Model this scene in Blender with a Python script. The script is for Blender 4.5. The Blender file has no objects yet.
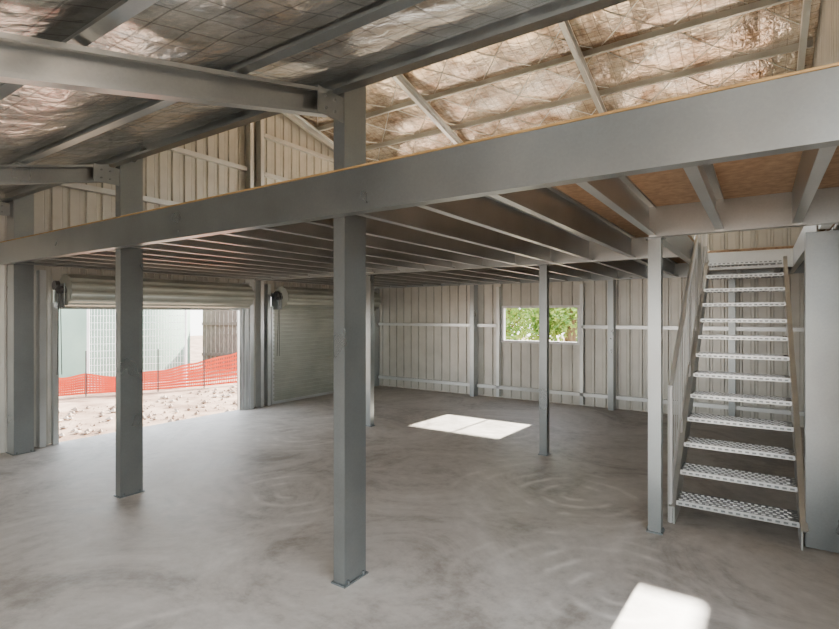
import bpy, math, random
from mathutils import Vector, Matrix, noise
random.seed(4)
D=bpy.data; C=bpy.context
col=C.scene.collection

# ---------------------------------------------------------------- materials
def newmat(name):
    m=D.materials.new(name); m.use_nodes=True
    nt=m.node_tree; b=nt.nodes['Principled BSDF']
    return m,nt,b
def N(nt,t,**k):
    n=nt.nodes.new(t)
    for a,v in k.items():
        if a in n.inputs: n.inputs[a].default_value=v
        else: setattr(n,a,v)
    return n
def ramp(nt,fac,stops):
    r=nt.nodes.new('ShaderNodeValToRGB'); e=r.color_ramp.elements
    while len(e)<len(stops): e.new(.5)
    for i,(p,c) in enumerate(stops):
        e[i].position=p; e[i].color=(*c,1)
    nt.links.new(fac,r.inputs['Fac']); return r
def coord(nt,scale=(1,1,1)):
    t=nt.nodes.new('ShaderNodeTexCoord'); m=nt.nodes.new('ShaderNodeMapping')
    m.inputs['Scale'].default_value=scale
    nt.links.new(t.outputs['Object'],m.inputs['Vector']); return m.outputs['Vector']
def simple(name,c1,c2,scale=4,rough=.5,metal=0,bump=0,bscale=None,stretch=(1,1,1),detail=4):
    m,nt,b=newmat(name); v=coord(nt,stretch)
    n=N(nt,'ShaderNodeTexNoise',Scale=scale,Detail=detail); nt.links.new(v,n.inputs['Vector'])
    r=ramp(nt,n.outputs['Fac'],[(.3,c1),(.7,c2)])
    nt.links.new(r.outputs['Color'],b.inputs['Base Color'])
    b.inputs['Roughness'].default_value=rough; b.inputs['Metallic'].default_value=metal
    if bump:
        n2=N(nt,'ShaderNodeTexNoise',Scale=bscale or scale*4,Detail=5); nt.links.new(v,n2.inputs['Vector'])
        bp=N(nt,'ShaderNodeBump',Strength=bump,Distance=.02); nt.links.new(n2.outputs['Fac'],bp.inputs['Height'])
        nt.links.new(bp.outputs['Normal'],b.inputs['Normal'])
    return m
def galv(name,a,bc,rough=.28,metal=.92):
    m,nt,b=newmat(name); v=coord(nt)
    vo=N(nt,'ShaderNodeTexVoronoi',Scale=90); nt.links.new(v,vo.inputs['Vector'])
    no=N(nt,'ShaderNodeTexNoise',Scale=2,Detail=3); nt.links.new(v,no.inputs['Vector'])
    mx=N(nt,'ShaderNodeMath',operation='MULTIPLY_ADD'); mx.inputs[1].default_value=.12
    nt.links.new(vo.outputs['Color'],mx.inputs[0]); nt.links.new(no.outputs['Fac'],mx.inputs[2])
    r=ramp(nt,mx.outputs[0],[(.1,a),(1,bc)])
    nt.links.new(r.outputs['Color'],b.inputs['Base Color'])
    rr=N(nt,'ShaderNodeMapRange'); rr.inputs['To Min'].default_value=rough-.04; rr.inputs['To Max'].default_value=rough+.06
    nt.links.new(no.outputs['Fac'],rr.inputs['Value']); nt.links.new(rr.outputs[0],b.inputs['Roughness'])
    b.inputs['Metallic'].default_value=metal
    return m
M={}
M['galv']=galv('galvanised_steel',(.22,.245,.25),(.37,.405,.41))
M['galvj']=galv('galvanised_steel_joist',(.32,.345,.345),(.55,.58,.58),.30,.88)
M['galvd']=galv('galvanised_steel_dull',(.13,.15,.155),(.25,.275,.28),.42,.75)
M['galvl']=galv('galvanised_steel_bright',(.44,.47,.47),(.70,.73,.73),.30,.82)
M['galvt']=galv('galvanised_steel_tread',(.66,.68,.69),(.88,.9,.91),.34,.65)
M['clad']=simple('cladding_cream',(.45,.45,.41),(.54,.54,.495),3,.34,.38,0)
M['cladg']=simple('cladding_grey',(.46,.47,.46),(.56,.57,.55),3,.4,.3,0)
M['door']=simple('roller_door_steel',(.36,.39,.34),(.46,.49,.43),2,.34,.4,0)
M['deck']=simple('particleboard',(.27,.165,.095),(.44,.29,.17),22,.7,0,.15,60,detail=8)
M['decktop']=simple('particleboard_bounce_toned',(.44,.35,.26),(.56,.46,.35),8,.7,0,.1,60,detail=8)  # deck top coloured greyer than the underside to tame orange bounce on the foil
M['deckedge']=simple('board_edge',(.30,.21,.09),(.44,.31,.13),12,.7)
M['dark']=simple('dark_plastic',(.03,.03,.03),(.06,.06,.06),5,.5)
M['orange']=simple('barrier_mesh_orange',(.62,.045,.006),(.75,.08,.014),3,.6)
M['white']=simple('painted_white',(.70,.72,.73),(.82,.83,.84),3,.4)
M['tank']=simple('tank_plastic',(.18,.28,.215),(.24,.35,.27),1.2,.5)
M['timber']=simple('weathered_timber',(.07,.05,.042),(.17,.13,.11),6,.8,0,.2,30,(8,8,1))
M['dirt']=simple('gravel_ground',(.14,.075,.042),(.42,.29,.20),2.2,.9,0,.5,25,detail=8)
M['rock']=simple('rubble_stone',(.16,.09,.055),(.55,.44,.35),2.5,.9,0,.3,20)
M['bark']=simple('bark',(.12,.08,.05),(.22,.16,.1),8,.9,0,.4,20)

def foil(name,c1,c2,rough,st,grid,sc=1.6):
    m,nt,b=newmat(name); v=coord(nt,(1,1,1))
    n=N(nt,'ShaderNodeTexNoise',Scale=sc,Detail=9,Roughness=.75); nt.links.new(v,n.inputs['Vector'])
    r=ramp(nt,n.outputs['Fac'],[(.38,c1),(.60,c2)])
    br=nt.nodes.new('ShaderNodeTexBrick'); br.offset=0; br.squash=1
    nt.links.new(v,br.inputs['Vector'])
    for k,val in (('Scale',1),('Mortar Size',.0045),('Mortar Smooth',.2),('Brick Width',grid[0]),('Row Height',grid[1]),('Bias',0)): br.inputs[k].default_value=val
    mxx=nt.nodes.new('ShaderNodeMix'); mxx.data_type='RGBA'; mxx.blend_type='MULTIPLY'
    nt.links.new(br.outputs['Fac'],mxx.inputs[0]); nt.links.new(r.outputs['Color'],mxx.inputs[6]); mxx.inputs[7].default_value=(.5,.5,.5,1)
    nt.links.new(mxx.outputs[2],b.inputs['Base Color'])
    n1=N(nt,'ShaderNodeTexNoise',Scale=13,Detail=8,Distortion=.5); nt.links.new(v,n1.inputs['Vector'])
    ad=N(nt,'ShaderNodeMath',operation='MULTIPLY_ADD'); ad.inputs[1].default_value=-.25
    nt.links.new(br.outputs['Fac'],ad.inputs[0]); nt.links.new(n1.outputs['Fac'],ad.inputs[2])
    bp=N(nt,'ShaderNodeBump',Strength=st,Distance=.02); nt.links.new(ad.outputs[0],bp.inputs['Height'])
    nt.links.new(bp.outputs['Normal'],b.inputs['Normal'])
    b.inputs['Metallic'].default_value=.92; b.inputs['Roughness'].default_value=rough
    return m
M['foil']=foil('foil_insulation_reflect_tint',(.36,.26,.18),(.90,.82,.70),.22,.5,(.15,.10))  # brown tint paints in the deck's reflection, pale patches the bright glints
M['foils']=foil('foil_insulation_silver',(.44,.44,.42),(.92,.92,.89),.20,.45,(.15,.15))

# concrete
m,nt,b=newmat('concrete_slab'); M['conc']=m
v=coord(nt)
n1=N(nt,'ShaderNodeTexNoise',Scale=.8,Detail=9,Roughness=.72,Distortion=.9); nt.links.new(v,n1.inputs['Vector'])
n2=N(nt,'ShaderNodeTexNoise',Scale=9,Detail=8,Roughness=.7); nt.links.new(v,n2.inputs['Vector'])
mix=N(nt,'ShaderNodeMath',operation='MULTIPLY_ADD'); mix.inputs[1].default_value=.30
nt.links.new(n2.outputs['Fac'],mix.inputs[0]); nt.links.new(n1.outputs['Fac'],mix.inputs[2])
last=mix.outputs[0]
for (cx,cy,s,R,a) in [(-1.4,4.6,1.6,1.5,.34),(-3.6,3.2,1.5,1.3,.24),(-.7,3.1,1.8,1.3,.30),(-5.2,4.8,1.4,1.5,.2),(-3.2,6.6,1.4,1.3,.2),(-2.3,1.3,1.6,1.1,.2)]:
    mp=nt.nodes.new('ShaderNodeMapping'); mp.inputs['Location'].default_value=(-cx,-cy,0)
    tc=nt.nodes.new('ShaderNodeTexCoord'); nt.links.new(tc.outputs['Object'],mp.inputs['Vector'])
    w=N(nt,'ShaderNodeTexWave',wave_type='RINGS',rings_direction='Z',Scale=s,Distortion=6,Detail=5)
    w.inputs['Detail Scale'].default_value=.45
    nt.links.new(mp.outputs[0],w.inputs['Vector'])
    pw=N(nt,'ShaderNodeMath',operation='POWER'); pw.inputs[1].default_value=4; nt.links.new(w.outputs['Fac'],pw.inputs[0])
    g=nt.nodes.new('ShaderNodeVectorMath'); g.operation='LENGTH'; nt.links.new(mp.outputs[0],g.inputs[0])
    f=N(nt,'ShaderNodeMapRange'); f.inputs['From Min'].default_value=.3; f.inputs['From Max'].default_value=R
    f.inputs['To Min'].default_value=a; f.inputs['To Max'].default_value=0
    nt.links.new(g.outputs['Value'],f.inputs['Value'])
    nn_=N(nt,'ShaderNodeTexNoise',Scale=2.3,Detail=3); nt.links.new(mp.outputs[0],nn_.inputs['Vector'])
    q=N(nt,'ShaderNodeMapRange'); q.inputs['From Min'].default_value=.45; q.inputs['From Max'].default_value=.65
    nt.links.new(nn_.outputs['Fac'],q.inputs['Value'])
    m2=N(nt,'ShaderNodeMath',operation='MULTIPLY'); nt.links.new(q.outputs[0],m2.inputs[0]); nt.links.new(f.outputs[0],m2.inputs[1])
    mm=N(nt,'ShaderNodeMath',operation='MULTIPLY_ADD')
    nt.links.new(pw.outputs[0],mm.inputs[0]); nt.links.new(m2.outputs[0],mm.inputs[1]); nt.links.new(last,mm.inputs[2]); last=mm.outputs[0]
r=ramp(nt,last,[(.50,(.27,.24,.205)),(.64,(.45,.415,.37)),(.92,(.68,.64,.585))])
nt.links.new(r.outputs['Color'],b.inputs['Base Color'])
rr=N(nt,'ShaderNodeMapRange'); rr.inputs['To Min'].default_value=.32; rr.inputs['To Max'].default_value=.72
nt.links.new(n1.outputs['Fac'],rr.inputs['Value']); nt.links.new(rr.outputs[0],b.inputs['Roughness'])
bp=N(nt,'ShaderNodeBump',Strength=.12,Distance=.01); nt.links.new(n2.outputs['Fac'],bp.inputs['Height']); nt.links.new(bp.outputs['Normal'],b.inputs['Normal'])

# tread plate
m,nt,b=newmat('tread_plate'); M['tread']=m
v=coord(nt,(1,1,1)); vo=N(nt,'ShaderNodeTexVoronoi',Scale=38); nt.links.new(v,vo.inputs['Vector'])
r=ramp(nt,vo.outputs['Distance'],[(.2,(.70,.72,.72)),(.55,(.22,.24,.25))]); nt.links.new(r.outputs['Color'],b.inputs['Base Color'])
bp=N(nt,'ShaderNodeBump',Strength=.6,Distance=.01); nt.links.new(vo.outputs['Distance'],bp.inputs['Height']); nt.links.new(bp.outputs['Normal'],b.inputs['Normal'])
b.inputs['Metallic'].default_value=.6; b.inputs['Roughness'].default_value=.35
# leaves
m,nt,b=newmat('leaves'); M['leaf']=m
v=coord(nt); n=N(nt,'ShaderNodeTexNoise',Scale=3,Detail=4); nt.links.new(v,n.inputs['Vector'])
r=ramp(nt,n.outputs['Fac'],[(.35,(.08,.20,.03)),(.65,(.33,.42,.08))]); nt.links.new(r.outputs['Color'],b.inputs['Base Color'])
tr=nt.nodes.new('ShaderNodeBsdfTranslucent'); nt.links.new(r.outputs['Color'],tr.inputs['Color'])
ms=N(nt,'ShaderNodeMixShader'); ms.inputs[0].default_value=.35
nt.links.new(b.outputs[0],ms.inputs[1]); nt.links.new(tr.outputs[0],ms.inputs[2])
nt.links.new(ms.outputs[0],nt.nodes['Material Output'].inputs['Surface'])

# ---------------------------------------------------------------- mesh builder
class MB:
    def __init__(s): s.v=[]; s.f=[]; s.mi=[]; s.mats=[]
    def m(s,mat):
        if mat not in s.mats: s.mats.append(mat)
        return s.mats.index(mat)
    def add(s,vs,fs,mat):
        o=len(s.v); s.v+= [tuple(x) for x in vs]; i=s.m(mat)
        for f in fs: s.f.append([a+o for a in f]); s.mi.append(i)
    def box(s,x0,y0,z0,x1,y1,z1,mat='galv'):
        x0,x1=min(x0,x1),max(x0,x1); y0,y1=min(y0,y1),max(y0,y1); z0,z1=min(z0,z1),max(z0,z1)
        vs=[(x0,y0,z0),(x1,y0,z0),(x1,y1,z0),(x0,y1,z0),(x0,y0,z1),(x1,y0,z1),(x1,y1,z1),(x0,y1,z1)]
        s.add(vs,[(0,3,2,1),(4,5,6,7),(0,1,5,4),(1,2,6,5),(2,3,7,6),(3,0,4,7)],mat)
    def prof(s,p0,p1,U,V,pts,mat='galv',caps=True):
        p0=Vector(p0);p1=Vector(p1);U=Vector(U);V=Vector(V); n=len(pts)
        vs=[p0+U*a+V*b for a,b in pts]+[p1+U*a+V*b for a,b in pts]
        fs=[(i,(i+1)%n,n+(i+1)%n,n+i) for i in range(n)]
        if caps: fs+= [tuple(range(n-1,-1,-1)),tuple(range(n,2*n))]
        s.add(vs,fs,mat)
    def csec(s,p0,p1,U,V,Dp,W,t=.006,lip=.02,mat='galv'):
        pts=[(0,0),(W,0),(W,lip),(W-t,lip),(W-t,t),(t,t),(t,Dp-t),(W-t,Dp-t),(W-t,Dp-lip),(W,Dp-lip),(W,Dp),(0,Dp)]
        s.prof(p0,p1,U,V,pts,mat)
    def tube(s,p0,p1,r,mat='galv',n=8):
        p0=Vector(p0);p1=Vector(p1);d=(p1-p0).normalized()
        a=Vector((0,0,1)) if abs(d.z)<.9 else Vector((1,0,0))
        U=d.cross(a).normalized();V=d.cross(U)
        s.prof(p0,p1,U,V,[(r*math.cos(6.28318*i/n),r*math.sin(6.28318*i/n)) for i in range(n)],mat)
    def obj(s,name,parent=None,smooth=False):
        me=D.meshes.new(name); me.from_pydata(s.v,[],s.f); 
        for k in s.mats: me.materials.append(M[k])
        for p,i in zip(me.polygons,s.mi): p.material_index=i; p.use_smooth=smooth
        me.update(); o=D.objects.new(name,me); col.objects.link(o)
        if parent: o.parent=parent
        return o
def empty(name):
    e=D.objects.new(name,None); col.objects.link(e); return e

XL,XR,YB,YF=-7.5,.60,9.3,2.4
GX=[-7.38,-4.82,-2.13,.45]
SL=.255; ZR=5.56; YR=5.85
def zraf(y): return ZR-SL*abs(y-YR)
RD=.16; PD=.09
def zsheet(y): return zraf(y)+RD+PD+.01
def zlr(y): return 3.0-.245*(2.3-y)
def zls(y): return zlr(y)+.105

# ---------------------------------------------------------------- floor/ground
b=MB(); b.box(XL-.02,-2.42,-.15,XR+.02,YB+.02,0,'conc'); b.obj('floor')
b=MB(); b.box(-40,-30,-.30,30,40,-.151,'dirt'); b.obj('ground')

# ---------------------------------------------------------------- cladding
def clad(b,axis,c,out,pieces,mat,pitch=.2):
    for (a0,a1,zb,zt) in pieces:
        pat=[(0,0),(.085,0),(.089,.004),(.095,.004),(.099,0),(.135,0),(.147,.025),(.173,.025),(.185,0)]
        pts=[]
        k=math.floor(a0/pitch)-1
        while k*pitch<a1+pitch:
            for u,dd in pat: pts.append((k*pitch+u,dd))
            k+=1
        def dep(a):
            for i in range(len(pts)-1):
                if pts[i][0]<=a<=pts[i+1][0]+1e-9:
                    t=(a-pts[i][0])/max(1e-9,(pts[i+1][0]-pts[i][0])); return pts[i][1]*(1-t)+pts[i+1][1]*t
            return 0
        q=[(a0,dep(a0))]+[p for p in pts if a0+1e-4<p[0]<a1-1e-4]+[(a1,dep(a1))]
        if callable(zt) and a0<YR<a1 and axis=='x': q=sorted(q+[(YR,dep(YR))])
        vs=[];fs=[]
        for a,dd in q:
            z0=zb(a) if callable(zb) else zb; z1=zt(a) if callable(zt) else zt
            for z in (z0,z1):
                if axis=='x': vs.append((c+out*dd,a,z))
                else: vs.append((a,c+out*dd,z))
        for i in range(len(q)-1): fs.append((2*i,2*i+2,2*i+3,2*i+1))
        b.add(vs,fs,mat)
D1=(2.80,5.56);D2=(6.26,8.98)
zt=lambda y: zsheet(y)
b=MB()
clad(b,'x',XL,-1,[(-2.4,2.5,0,zls),(2.5,D1[0],0,zt),(D1[0],D1[1],1.98,zt),(D1[1],D2[0],0,zt),(D2[0],D2[1],1.98,zt),(D2[1],YB,0,zt)],'clad')
b.obj('wall_left')
b=MB(); clad(b,'x',XR,1,[(2.5,YB,0,zt)],'cladg'); b.obj('wall_right')
W1=(-4.24,-2.72,1.11,1.81); W2=(-2.1,.0,3.05,4.25); WSUN=(-7.0,-3.0,3.05,4.25)
zb=zsheet(YB)
b=MB()
clad(b,'y',YB,1,[(XL,-7.0,0,zb),(-7.0,-4.24,0,3.05),(-4.24,-2.72,0,1.11),(-4.24,-2.72,1.81,3.05),(-7.0,-3.0,4.25,zb),(-3.0,-2.1,3.05,zb),(-2.72,-2.1,0,3.05),
   (-2.1,.0,0,3.05),(-2.1,.0,4.25,zb),(.0,XR,0,zb)],'clad')
b.obj('wall_back')
b=MB(); clad(b,'y',2.53,-1,[(XL,XR,3.14,zsheet(2.53))],'cladg'); b.obj('wall_front_upper')
b=MB(); clad(b,'y',-2.4,-1,[(XL,-5.0,0,zls(-2.4))],'cladg'); b.obj('added_shade_wall')  # unseen wall section added to cut light on the left foreground

def window(name,x0,x1,z0,z1,mull):
    b=MB(); y0,y1=YB-.03,YB+.06; t=.035
    b.box(x0-.01,y0,z0-.01,x1+.01,y1,z0+t,'white'); b.box(x0-.01,y0,z1-t,x1+.01,y1,z1+.01,'white')
    b.box(x0-.01,y0,z0+t,x0+t,y1,z1-t,'white'); b.box(x1-t,y0,z0+t,x1+.01,y1,z1-t,'white')
    for x in mull: b.box(x-.018,y0+.02,z0+t,x+.018,y1-.02,z1-t,'white')
    b.obj(name)
window('window_1',*W1,[-3.46]); window('window_2',*W2,[]); window('added_sun_window',*WSUN,[-5.0])  # last one is unseen, added to throw sun on the deck for warm bounce

# ---------------------------------------------------------------- ceilings (foil)
def foilz(x,y,zf,ps,sag):
    s=0; p=sorted(ps)
    for k in range(len(p)-1):
        if p[k]<=y<=p[k+1]:
            v=2*(y-p[k])/(p[k+1]-p[k])-1; u=2*((x/.92+ (0.5 if k%2 else 0))%1)-1
            s=1-max(abs(v),abs(u)*.85)
            s=s*.8+.35*(1-v*v)
    nz=noise.noise(Vector((x*2.3,y*2.3,1)))*.5+noise.noise(Vector((x*6,y*6,4)))*.35+noise.noise(Vector((x*13,y*13,9)))*.15
    return zf(y)-sag*max(0,s)-.012*(nz+.95)-.002
def foilsheet(name,y0,y1,zf,x0,x1,mat,ps,nx=300,ny=110,sag=.055):
    b=MB(); vs=[];fs=[]
    for j in range(ny+1):
        y=y0+(y1-y0)*j/ny
        for i in range(nx+1):
            x=x0+(x1-x0)*i/nx
            vs.append((x,y,foilz(x,y,zf,ps,sag)))
    for j in range(ny):
        for i in range(nx):
            a=j*(nx+1)+i; fs.append((a,a+nx+1,a+nx+2,a+1))
    b.add(vs,fs,mat)
    o=b.obj(name,smooth=True)
    b=MB(); b.add([(x0-.1,y0,zf(y0)+.01),(x1+.1,y0,zf(y0)+.01),(x1+.1,y1,zf(y1)+.01),(x0-.1,y1,zf(y1)+.01),
                   (x0-.1,y0,zf(y0)+.05),(x1+.1,y0,zf(y0)+.05),(x1+.1,y1,zf(y1)+.05),(x0-.1,y1,zf(y1)+.05)],
                   [(0,3,2,1),(4,5,6,7),(0,1,5,4),(1,2,6,5),(2,3,7,6),(3,0,4,7)],'cladg')
    b.obj('roof_sheeting',parent=o)
    return o
PB=[5.95,6.45,7.35,8.25,9.2]; PF=[5.75,5.25,4.35,3.45,2.55]
ceil=foilsheet('ceiling_back_slope',YR,YB+.15,zsheet,XL,XR,'foil',PB)
foilsheet('ceiling_front_slope',2.35,YR,zsheet,XL,XR,'foil',PF,120,40)
PL=[2.25,1.62,.90,.18,-.54,-1.26,-1.98]
foilsheet('ceiling_lean_to',-2.4,2.5,zls,XL,XR,'foils',PL,300,180,.03)
b=MB()
for k in range(1,len(PB)-1):
    x=XL+.14
    while x<XR-.1:
        ya,yb2=PB[k]+.07,PB[k+1]-.02
        for (xa_,xb_) in ((x,x+.8),(x+.8,x)):
            prev=None
            for i in range(9):
                u=i/8; X=xa_+(xb_-xa_)*u; Y=ya+(yb2-ya)*u
                if X>XR-.02: break
                p=Vector((X,Y,foilz(X,Y,zsheet,PB,.055)-.008))
                if prev: b.tube(prev,p,.005,'galvl',4)
                prev=p
        x+=.92
b.obj('insulation_support_wires',ceil)

# ---------------------------------------------------------------- rafters/purlins
for gx in GX:
    for sgn in (1,-1):
        b=MB(); ye=9.27 if sgn==1 else 2.54
        p0=Vector((gx-.03,YR+sgn*.01,zraf(YR))); p1=Vector((gx-.03,ye,zraf(ye)))
        b.csec(p0,p1,(1,0,0),(0,0,1),RD,.07,mat='galvl'); b.obj('roof_rafter')
for ys in (PB,PF):
    for y in ys:
        b=MB(); b.csec((XL+.03,y,zraf(y)+RD+.002),(XR-.03,y,zraf(y)+RD+.002),(0,1,0),(0,0,1),PD,.05,t=.004,lip=.015,mat='galvl'); b.obj('roof_purlin')
for gx in GX:
    r=empty('lean_to_rafter')
    b=MB(); b.csec((gx-.03,2.21,zlr(2.21)-.15),(gx-.03,-2.3,zlr(-2.3)-.15),(1,0,0),(0,0,1),.15,.065,mat='galv'); b.obj('channel',r)
    b=MB(); z=zlr(2.2)
    b.box(gx+.037,2.08,z-.17,gx+.045,2.29,z-.02,'galv')
    for dy in (.04,.11):
        for dz in (.04,.11):
            b.tube((gx+.045,2.10+dy,z-.17+dz),(gx+.055,2.10+dy,z-.17+dz),.008,'galvd',6)
    b.obj('cleat_plate',r)
for y in PL:
    b=MB()
    if y>2: b.csec((XL+.03,2.29,2.985),(XR-.03,2.29,2.985),(0,-1,0),(0,0,1),.15,.07,mat='galv'); b.obj('ledger_beam')
    else:
        b.csec((XL+.03,y,zlr(y)+.012),(XR-.03,y,zlr(y)+.012),(0,-1,0),(0,0,1),.085,.055,t=.004,lip=.015,mat='galv'); b.obj('roof_purlin')
for gx in (-7.38,-4.82,-2.13,.45):
    b=MB(); b.csec((gx,-2.28,0),(gx,-2.28,zlr(-2.28)-.16),(1,0,0),(0,1,0),.15,.07); b.obj('steel_column')

# ---------------------------------------------------------------- columns
def basep(b,x0,y0,x1,y1,mat='galvd'):
    b.box(x0-.012,y0-.012,.0,x1+.012,y1+.012,.010,mat)
    for x in (x0-.006,x1+.006):
        for y in (y0+.03,y1-.03): b.tube((x,y,.010),(x,y,.032),.007,'galvd',6)
def ccol(gx,y0,y1,ztop,face=1,w=.09,base=True):
    b=MB()
    b.csec((gx+face*w/2,y0,0.01),(gx+face*w/2,y0,ztop),(-face,0,0),(0,1,0),y1-y0,w,t=.008,lip=.022,mat='galv')
    for z in (2.3,2.44):
        for y in (y0+.05,y1-.05): b.tube((gx+face*w/2,y,z),(gx+face*(w/2+.012),y,z),.01,'galvd',6)
    if base: basep(b,gx-w/2,y0,gx+w/2,y1)
    b.obj('steel_column')
ccol(-4.82,2.30,2.50,4.68); ccol(-2.13,2.30,2.50,4.68)
ccol(-7.36,2.30,2.50,4.68,w=.2)
b=MB(); b.csec((.27,4.5,.01),(.27,4.5,2.23),(0,1,0),(1,0,0),.24,.12,t=.008,lip=.03,mat='galv'); b.obj('steel_column')
b=MB(); b.csec((.33,2.3,.01),(.33,2.3,4.7),(0,1,0),(1,0,0),.2,.09,mat='galvd'); b.obj('steel_column')
def shs(x,y,zt,w=.09):
    b=MB(); h=w/2; b.box(x-h,y-h,.01,x+h,y+h,zt,'galv'); basep(b,x-h,y-h,x+h,y+h)
    b.box(x-h-.02,y-h-.02,zt-.01,x+h+.02,y+h+.02,zt,'galvd'); b.obj('mezzanine_post')
shs(-2.11,5.80,2.235); shs(-4.80,5.85,2.235,.085); shs(-.66,4.22,2.235)
for gx in (-4.82,-2.13,-.35,-7.38):
    b=MB(); b.csec((gx-.045,9.09,0),(gx-.045,9.09,4.75 if gx!=-.35 else 2.2),(0,1,0),(1,0,0),.09,.19,mat='galv'); b.obj('steel_column')
for y in (5.74,5.96):
    b=MB(); b.csec((XL+.01,y-.04,0),(XL+.01,y-.04,zraf(y)),(0,1,0),(1,0,0),.14,.07,mat='galvl'); b.obj('steel_column')
def girtx(y,z,x0,x1,zz='galvl'):
    b=MB(); b.csec((x0,y,z),(x1,y,z),(0,1,0),(0,0,1),.06,.09,t=.004,mat=zz); b.obj('wall_girt')
for z in (.18,1.40):
    if z==1.40:
        girtx(9.2,z,-7.3,-4.88); girtx(9.2,z,-4.76,-4.3); girtx(9.2,z,-2.66,-2.19); girtx(9.2,z,-2.07,XR-.03)
    else:
        girtx(9.2,z,-7.3,-4.88);girtx(9.2,z,-4.76,-2.19); girtx(9.2,z,-2.07,XR-.03)
b=MB(); b.box(-4.33,9.20,.02,-4.27,9.29,2.2,'galvl'); b.obj('window_trimmer')
b=MB(); b.box(-2.69,9.20,.02,-2.63,9.29,2.2,'galvl'); b.obj('window_trimmer')
for z in (3.3,4.15):
    for (a0,a1) in ((2.55,5.68),(6.05,9.05)):
        b=MB(); b.csec((XL+.09,a0,z),(XL+.09,a1,z),(-1,0,0),(0,0,1),.07,.08,t=.004,mat='galvl'); b.obj('wall_girt')
b=MB(); b.csec((XL+.09,6.05,4.85),(XL+.09,8.2,4.85),(-1,0,0),(0,0,1),.07,.08,t=.004,mat='galvl'); b.obj('wall_girt')

# ---------------------------------------------------------------- mezzanine
mez=empty('mezzanine_floor')
b=MB(); b.csec((XL+.03,2.215,2.24),(XR-.03,2.215,2.24),(0,1,0),(0,0,1),.25,.075,t=.008,lip=.02,mat='galv')
b.obj('edge_beam',mez)
b=MB()
JT,JB=2.468,2.25
x=.20; xs=[]
while x>XL+.1: xs.append(x); x-=.44
for i,x in enumerate(xs):
    segs=[(2.32,5.74),(5.86,9.08)]
    if i<2: segs=[(2.32,4.17),(7.83,9.08)]
    if abs(x+4.82)<.07 or abs(x+2.13)<.07: segs=[(2.54,5.74),(5.86,9.08)]
    for y0,y1 in segs:
        b.csec((x-.02,y0,JB),(x-.02,y1,JB),(1,0,0),(0,0,1),JT-JB,.05,t=.004,lip=.015,mat='galvj')
b.obj('joists',mez)
b=MB()
E=2.501
b.box(XL+.05,2.21,2.492,-.62,2.30,E,'deckedge'); b.box(-.62,2.21,2.492,XR-.03,2.30,E,'deckedge')
b.box(XL+.05,2.30,2.492,-.62,9.08,E,'decktop')
b.box(-.62,2.30,2.492,XR-.03,4.26,E,'decktop')
b.box(-.62,7.75,2.492,XR-.03,9.08,E,'decktop')
b.box(.40,4.26,2.492,XR-.03,7.75,E,'decktop')
b.box(XL+.05,2.30,JT,-.62,9.08,2.492,'deck'); b.box(-.62,2.30,JT,XR-.03,4.26,2.492,'deck'); b.box(-.62,7.75,JT,XR-.03,9.08,2.492,'deck'); b.box(.40,4.26,JT,XR-.03,7.75,2.492,'deck')
b.obj('flooring_sheets',mez)
b=MB()
b.csec((XL+.05,5.76,2.24),(-.68,5.76,2.24),(0,1,0),(0,0,1),.225,.075,mat='galvj')
b.csec((-.70,4.18,2.24),(XR-.03,4.18,2.24),(0,1,0),(0,0,1),.225,.075,mat='galvj')
b.csec((-.62,7.75,2.24),(.36,7.75,2.24),(0,1,0),(0,0,1),.225,.075,mat='galvl')
b.csec((-.62,4.27,2.24),(-.62,7.74,2.24),(-1,0,0),(0,0,1),.225,.06,mat='galv')
b.csec((.34,4.27,2.24),(.34,4.48,2.24),(1,0,0),(0,0,1),.225,.06,mat='galvl')
b.csec((.34,4.64,2.24),(.34,9.05,2.24),(1,0,0),(0,0,1),.225,.06,mat='galvl')
b.csec((XL+.05,9.08,2.24),(XR-.03,9.08,2.24),(0,-1,0),(0,0,1),.225,.06,mat='galv')
b.obj('trimmer_beams',mez)

# ---------------------------------------------------------------- stairs
st=empty('steel_staircase')
nT=13; rise=2.49/14; go=.25; ys0=4.50; xa,xb=-.55,.235
for nm,x,s in (('stringer_left',xa-.012,-1),('stringer_right',xb+.012,1)):
    b=MB()
    t=rise/go; yA=ys0-.06; L=nT*go+.05
    pts=[(yA,0),(yA+.30,0),(yA+L,(L-.30)*t),(yA+L,min(2.485,L*t+.02)),(yA,0.13)]
    vs=[(x-.006,y,z) for y,z in pts]+[(x+.006,y,z) for y,z in pts]; n=len(pts)
    b.add(vs,[tuple(range(n)),tuple(range(2*n-1,n-1,-1))]+[(i,i+n,(i+1)%n+n,(i+1)%n) for i in range(n)],'galvl')
    p0=Vector((x,yA,.13));p1=Vector((x,yA+L,min(2.485,L*t+.02)))
    b.prof(p0,p1,(s,0,0),(0,-.58,.8),[(0,0),(.035,0),(.035,.008),(0,.008)],'galvl')
    b.obj(nm,st)
b=MB()
for k in range(1,nT+1):
    z=rise*k; y=ys0+go*(k-1)
    b.box(xa,y-.02,z-.006,xb,y+.245,z,'tread')
    b.box(xa,y-.024,z-.036,xb,y-.02,z+.002,'galvl')
    b.box(xa,y+.241,z-.04,xb,y+.245,z-.006,'tread')
    for i in range(16):
        xx=xa+.03+i*(xb-xa-.06)/15; b.box(xx-.014,y-.0262,z-.026,xx+.014,y-.024,z-.012,'galvd')
    for r_ in range(5):
        for i in range(16):
            xx=xa+.03+(i+.5*(r_%2))*(xb-xa-.06)/16; yy=y+.005+r_*.048
            b.box(xx-.012,yy,z,xx+.012,yy+.014,z+.005,'galvt')
b.obj('treads',st)
b=MB(); xr=xa-.04
t=rise/go
def zn(y): return (y-ys0)*t+rise
y0,y1=ys0-.03,ys0+nT*go-.05
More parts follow.
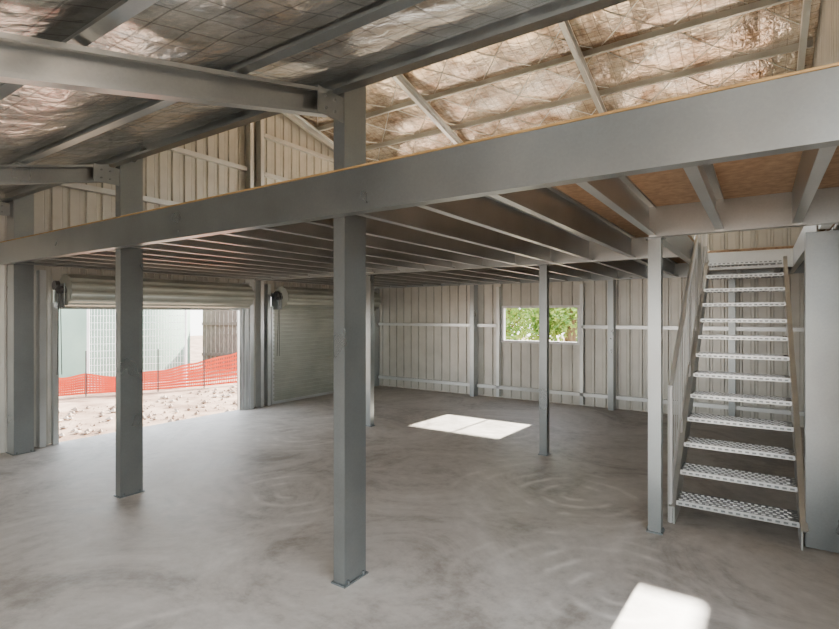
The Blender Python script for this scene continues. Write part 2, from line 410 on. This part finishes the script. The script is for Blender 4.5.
for off,r in ((.92,.02),(.10,.012)):
    b.tube((xr,y0,zn(y0)+off),(xr,y1,zn(y1)+off),r,'galvt',8)
b.tube((xr,y0,0),(xr,y0,zn(y0)+.92),.02,'galvt')
for k in range(1,6):
    y=y0+(y1-y0)*k/5; b.tube((xr,y,zn(y)-.15),(xr,y,zn(y)+.92),.017,'galvt')
nb=26
for k in range(1,nb):
    y=y0+(y1-y0)*k/nb; b.tube((xr,y,zn(y)+.1),(xr,y,zn(y)+.92),.006,'galvl',6)
b.obj('handrail',st)

# ---------------------------------------------------------------- roller doors
def slat_curtain(b,y0,y1,z0,z1,x):
    n=int((z1-z0)/.075); rows=[]
    for i in range(n):
        za=z0+i*(z1-z0)/n; h=(z1-z0)/n
        for u,dd in ((0,0),(.35,0),(.5,.018),(.85,.018)): rows.append((za+u*h,dd))
    rows.append((z1,0))
    vs=[];fs=[]
    for z,dd in rows: vs+=[(x+dd,y0,z),(x+dd,y1,z)]
    for i in range(len(rows)-1): fs.append((2*i,2*i+1,2*i+3,2*i+2))
    b.add(vs,fs,'door')
def roller(y0,y1,closed):
    e=empty('roller_door')
    cx,cz,R=-7.24,1.96,.205
    b=MB(); n=48; prof=[]
    for i in range(n):
        a=6.28318*i/n; r=R-(.016 if i%4<2 else 0); prof.append((r*math.cos(a),r*math.sin(a)))
    b.prof((cx,y0+.02,cz),(cx,y1-.02,cz),(1,0,0),(0,0,1),prof,'door'); b.obj('drum_curtain',e)
    b=MB()
    for y in (y0-.01,y1+.0):
        b.box(XL+.03,y,cz-.22,cx+.05,y+.012,cz+.08,'galv'); b.tube((cx,y-.05,cz),(cx,y+.06,cz),.05,'dark',12)
    b.obj('end_brackets',e)
    b=MB()
    for y in (y0-.035,y1-.025): b.box(XL+.02,y,0,XL+.075,y+.06,1.8,'galvl')
    b.obj('guide_tracks',e)
    b=MB()
    if closed:
        slat_curtain(b,y0,y1,.04,1.92,-7.44); b.box(-7.455,y0,0,-7.42,y1,.05,'galvl')
    else:
        slat_curtain(b,y0,y1,1.76,1.9,-7.44); b.box(-7.46,y0,1.72,-7.41,y1,1.77,'galvl')
    b.obj('curtain',e)
    b=MB()
    for s in (0,.05): b.tube((-7.2,y0-.06+s*.3,1.95),(-7.25,y0-.06+s,.9),.005,'dark',5)
    b.tube((cx+.0,y0-.10,cz+.05),(cx,y0-.05,cz+.05),.06,'dark',14)
    b.obj('chain_hoist',e)
roller(*D1,False); roller(*D2,True)
for y in (2.60,5.62,6.10,9.06):
    b=MB(); b.csec((XL+.02,y,0),(XL+.02,y,2.2),(0,1,0),(1,0,0),.10,.07,mat='galvl'); b.obj('trim_door_jamb')

# ---------------------------------------------------------------- outside
b=MB(); 
cx,cy,R=-15.7,7.54,1.9; n=64; rows=[(R,-.151),(R,2.3),(R*.97,2.42),(R*.55,2.75),(.3,2.85),(0.3,2.95),(.01,2.95)]
vs=[];fs=[]
for r,z in rows:
    for i in range(n):
        a=6.28318*i/n; vs.append((cx+r*math.cos(a),cy+r*math.sin(a),z))
for j in range(len(rows)-1):
    for i in range(n): fs.append((j*n+i,j*n+(i+1)%n,(j+1)*n+(i+1)%n,(j+1)*n+i))
b.add(vs,fs,'tank'); b.obj('water_tank',smooth=True)
b=MB(); A=Vector((-12.9,5.5,-.15)); B=Vector((-11.75,7.2,-.15)); h=Vector((0,0,2.1))
for p,q in ((A,A+h),(B,B+h),(A+h,B+h),(A+h*.06,B+h*.06)): b.tube(p,q,.03,'white')
for i in range(1,34): 
    p=A.lerp(B,i/34); b.tube(p+h*.06,p+h,.0045,'white',4)
for i in range(1,12): b.tube(A+h*(.06+.94*i/12),B+h*(.06+.94*i/12),.0045,'white',4)
b.obj('temporary_fence_panel')
b=MB(); P=[Vector((-12.6,4.3,0)),Vector((-12.3,5.2,0)),Vector((-11.65,6.45,0)),Vector((-11.3,7.4,0)),Vector((-11.1,8.5,0)),Vector((-10.9,10,0))]
def pt(s):
    s*=len(P)-1; i=min(int(s),len(P)-2); return P[i].lerp(P[i+1],s-i)
nn=120; 
def top(s):
    base=.40 if s<.40 else .40+(s-.40)*1.1
    return base+.02*math.sin(s*40)+.02*math.sin(s*17)-.05*abs(math.sin(s*math.pi*5))
for i in range(nn):
    s0,s1=i/nn,(i+1)/nn; p,q=pt(s0),pt(s1)
    for j in range(8):
        u=j/7; z0=top(s0)*u; z1=top(s1)*u; hh=.045
        b.add([(p.x,p.y,z0-.1),(q.x,q.y,z1-.1),(q.x,q.y,z1-.1+hh),(p.x,p.y,z0-.1+hh)],[(0,1,2,3)],'orange')
    pp=p.lerp(q,.5); b.add([(p.x,p.y,-.1),(pp.x,pp.y,-.1),(pp.x,pp.y,top(s0)-.1),(p.x,p.y,top(s0)-.1)],[(0,1,2,3)],'orange')
for p in P: b.tube((p.x,p.y,-.15),(p.x,p.y,.85),.015,'dark',6)
b.obj('orange_barrier_mesh')
b=MB(); A=Vector((-15.2,9.9,0));B=Vector((-12.6,11.6,0)); nP=22
dr=(B-A).normalized(); nr=Vector((-dr.y,dr.x,0))
for i in range(nP):
    p=A.lerp(B,i/nP); w=(B-A).length/nP*.94
    b.prof(p+Vector((0,0,-.15)),p+Vector((0,0,1.85+random.random()*.06)),dr,nr,[(0,0),(w,0),(w,.02),(0,.02)],'timber')
for z in (.3,1.3): b.prof(A+nr*-.06+Vector((0,0,z)),B+nr*-.06+Vector((0,0,z)),nr,(0,0,1),[(0,0),(.05,0),(.05,.09),(0,.09)],'timber')
b.obj('timber_fence')
b=MB()
for i in range(900):
    x=-7.8-random.random()*3.0; y=1.5+random.random()*9; s=.012+.07*random.random()**4
    vs=[(x+s*random.uniform(.6,1.3)*a,y+s*random.uniform(.6,1.3)*c,-.15+s*.4+s*random.uniform(.4,.9)*d) for a,c,d in ((1,0,0),(-1,0,0),(0,1,0),(0,-1,0),(.2,.1,1),(0,0,-.8))]
    b.add(vs,[(0,2,4),(2,1,4),(1,3,4),(3,0,4),(2,0,5),(1,2,5),(3,1,5),(0,3,5)],'rock')
b.obj('rubble_stones')
def tree(x,y,h,R,n=5000,low=.3):
    e=empty('tree')
    b=MB(); b.tube((x,y,-.15),(x+.1,y,h*.7),.12,'bark',10); 
    for k in range(6):
        a=k*1.05; b.tube((x+.05,y,h*(.3+.05*k)),(x+R*.6*math.cos(a),y+R*.6*math.sin(a),h*(.55+.06*k)),.04,'bark',6)
    b.obj('trunk',e)
    b=MB()
    cl=[(x+random.uniform(-R,R)*.7,y+random.uniform(-R,R)*.6,random.uniform(low*h,h),R*random.uniform(.3,.5)) for _ in range(16)]
    for i in range(n):
        c=random.choice(cl); d=Vector((random.gauss(0,1),random.gauss(0,1),random.gauss(0,1))).normalized()*c[3]*random.uniform(.6,1)
        p=Vector(c[:3])+d
        if p.z<-.1: continue
        u=Vector((random.gauss(0,1),random.gauss(0,1),random.gauss(0,1))).normalized(); w=u.orthogonal().normalized()
        s=random.uniform(.05,.10)
        b.add([p-u*s,p+w*s*.45,p+u*s,p-w*s*.45],[(0,1,2,3)],'leaf')
    b.obj('foliage',e)
tree(-4.6,14.8,3.2,1.6); tree(-2.4,14.2,3.2,1.6); tree(-7.4,16.5,3.6,1.8); tree(-5.4,17,3.4,1.9)

# ---------------------------------------------------------------- light
w=D.worlds.new('sky'); C.scene.world=w; w.use_nodes=True; nt=w.node_tree
bg=nt.nodes['Background']; tc=nt.nodes.new('ShaderNodeTexCoord'); sp=nt.nodes.new('ShaderNodeSeparateXYZ')
nt.links.new(tc.outputs['Generated'],sp.inputs[0])
r=ramp(nt,sp.outputs['Z'],[(0,(1,.97,.92)),(.25,(.92,.95,.98)),(1,(.66,.80,1))]); nt.links.new(r.outputs['Color'],bg.inputs['Color'])
bg.inputs['Strength'].default_value=8
L=D.lights.new('sun','SUN'); L.energy=60; L.angle=math.radians(1.0); L.color=(1,.93,.82)
o=D.objects.new('sun',L); col.objects.link(o)
dirv=Vector((-.04,-1,-.56)); o.rotation_euler=dirv.to_track_quat('-Z','Y').to_euler(); o.location=(0,20,12)

cam=D.cameras.new('camera'); cam.lens=36*508/839; cam.sensor_width=36
co=D.objects.new('camera',cam); col.objects.link(co); co.location=(0,0,1.65); co.rotation_euler=(math.pi/2,0,math.radians(33.8))
cam.clip_start=.02; C.scene.camera=co
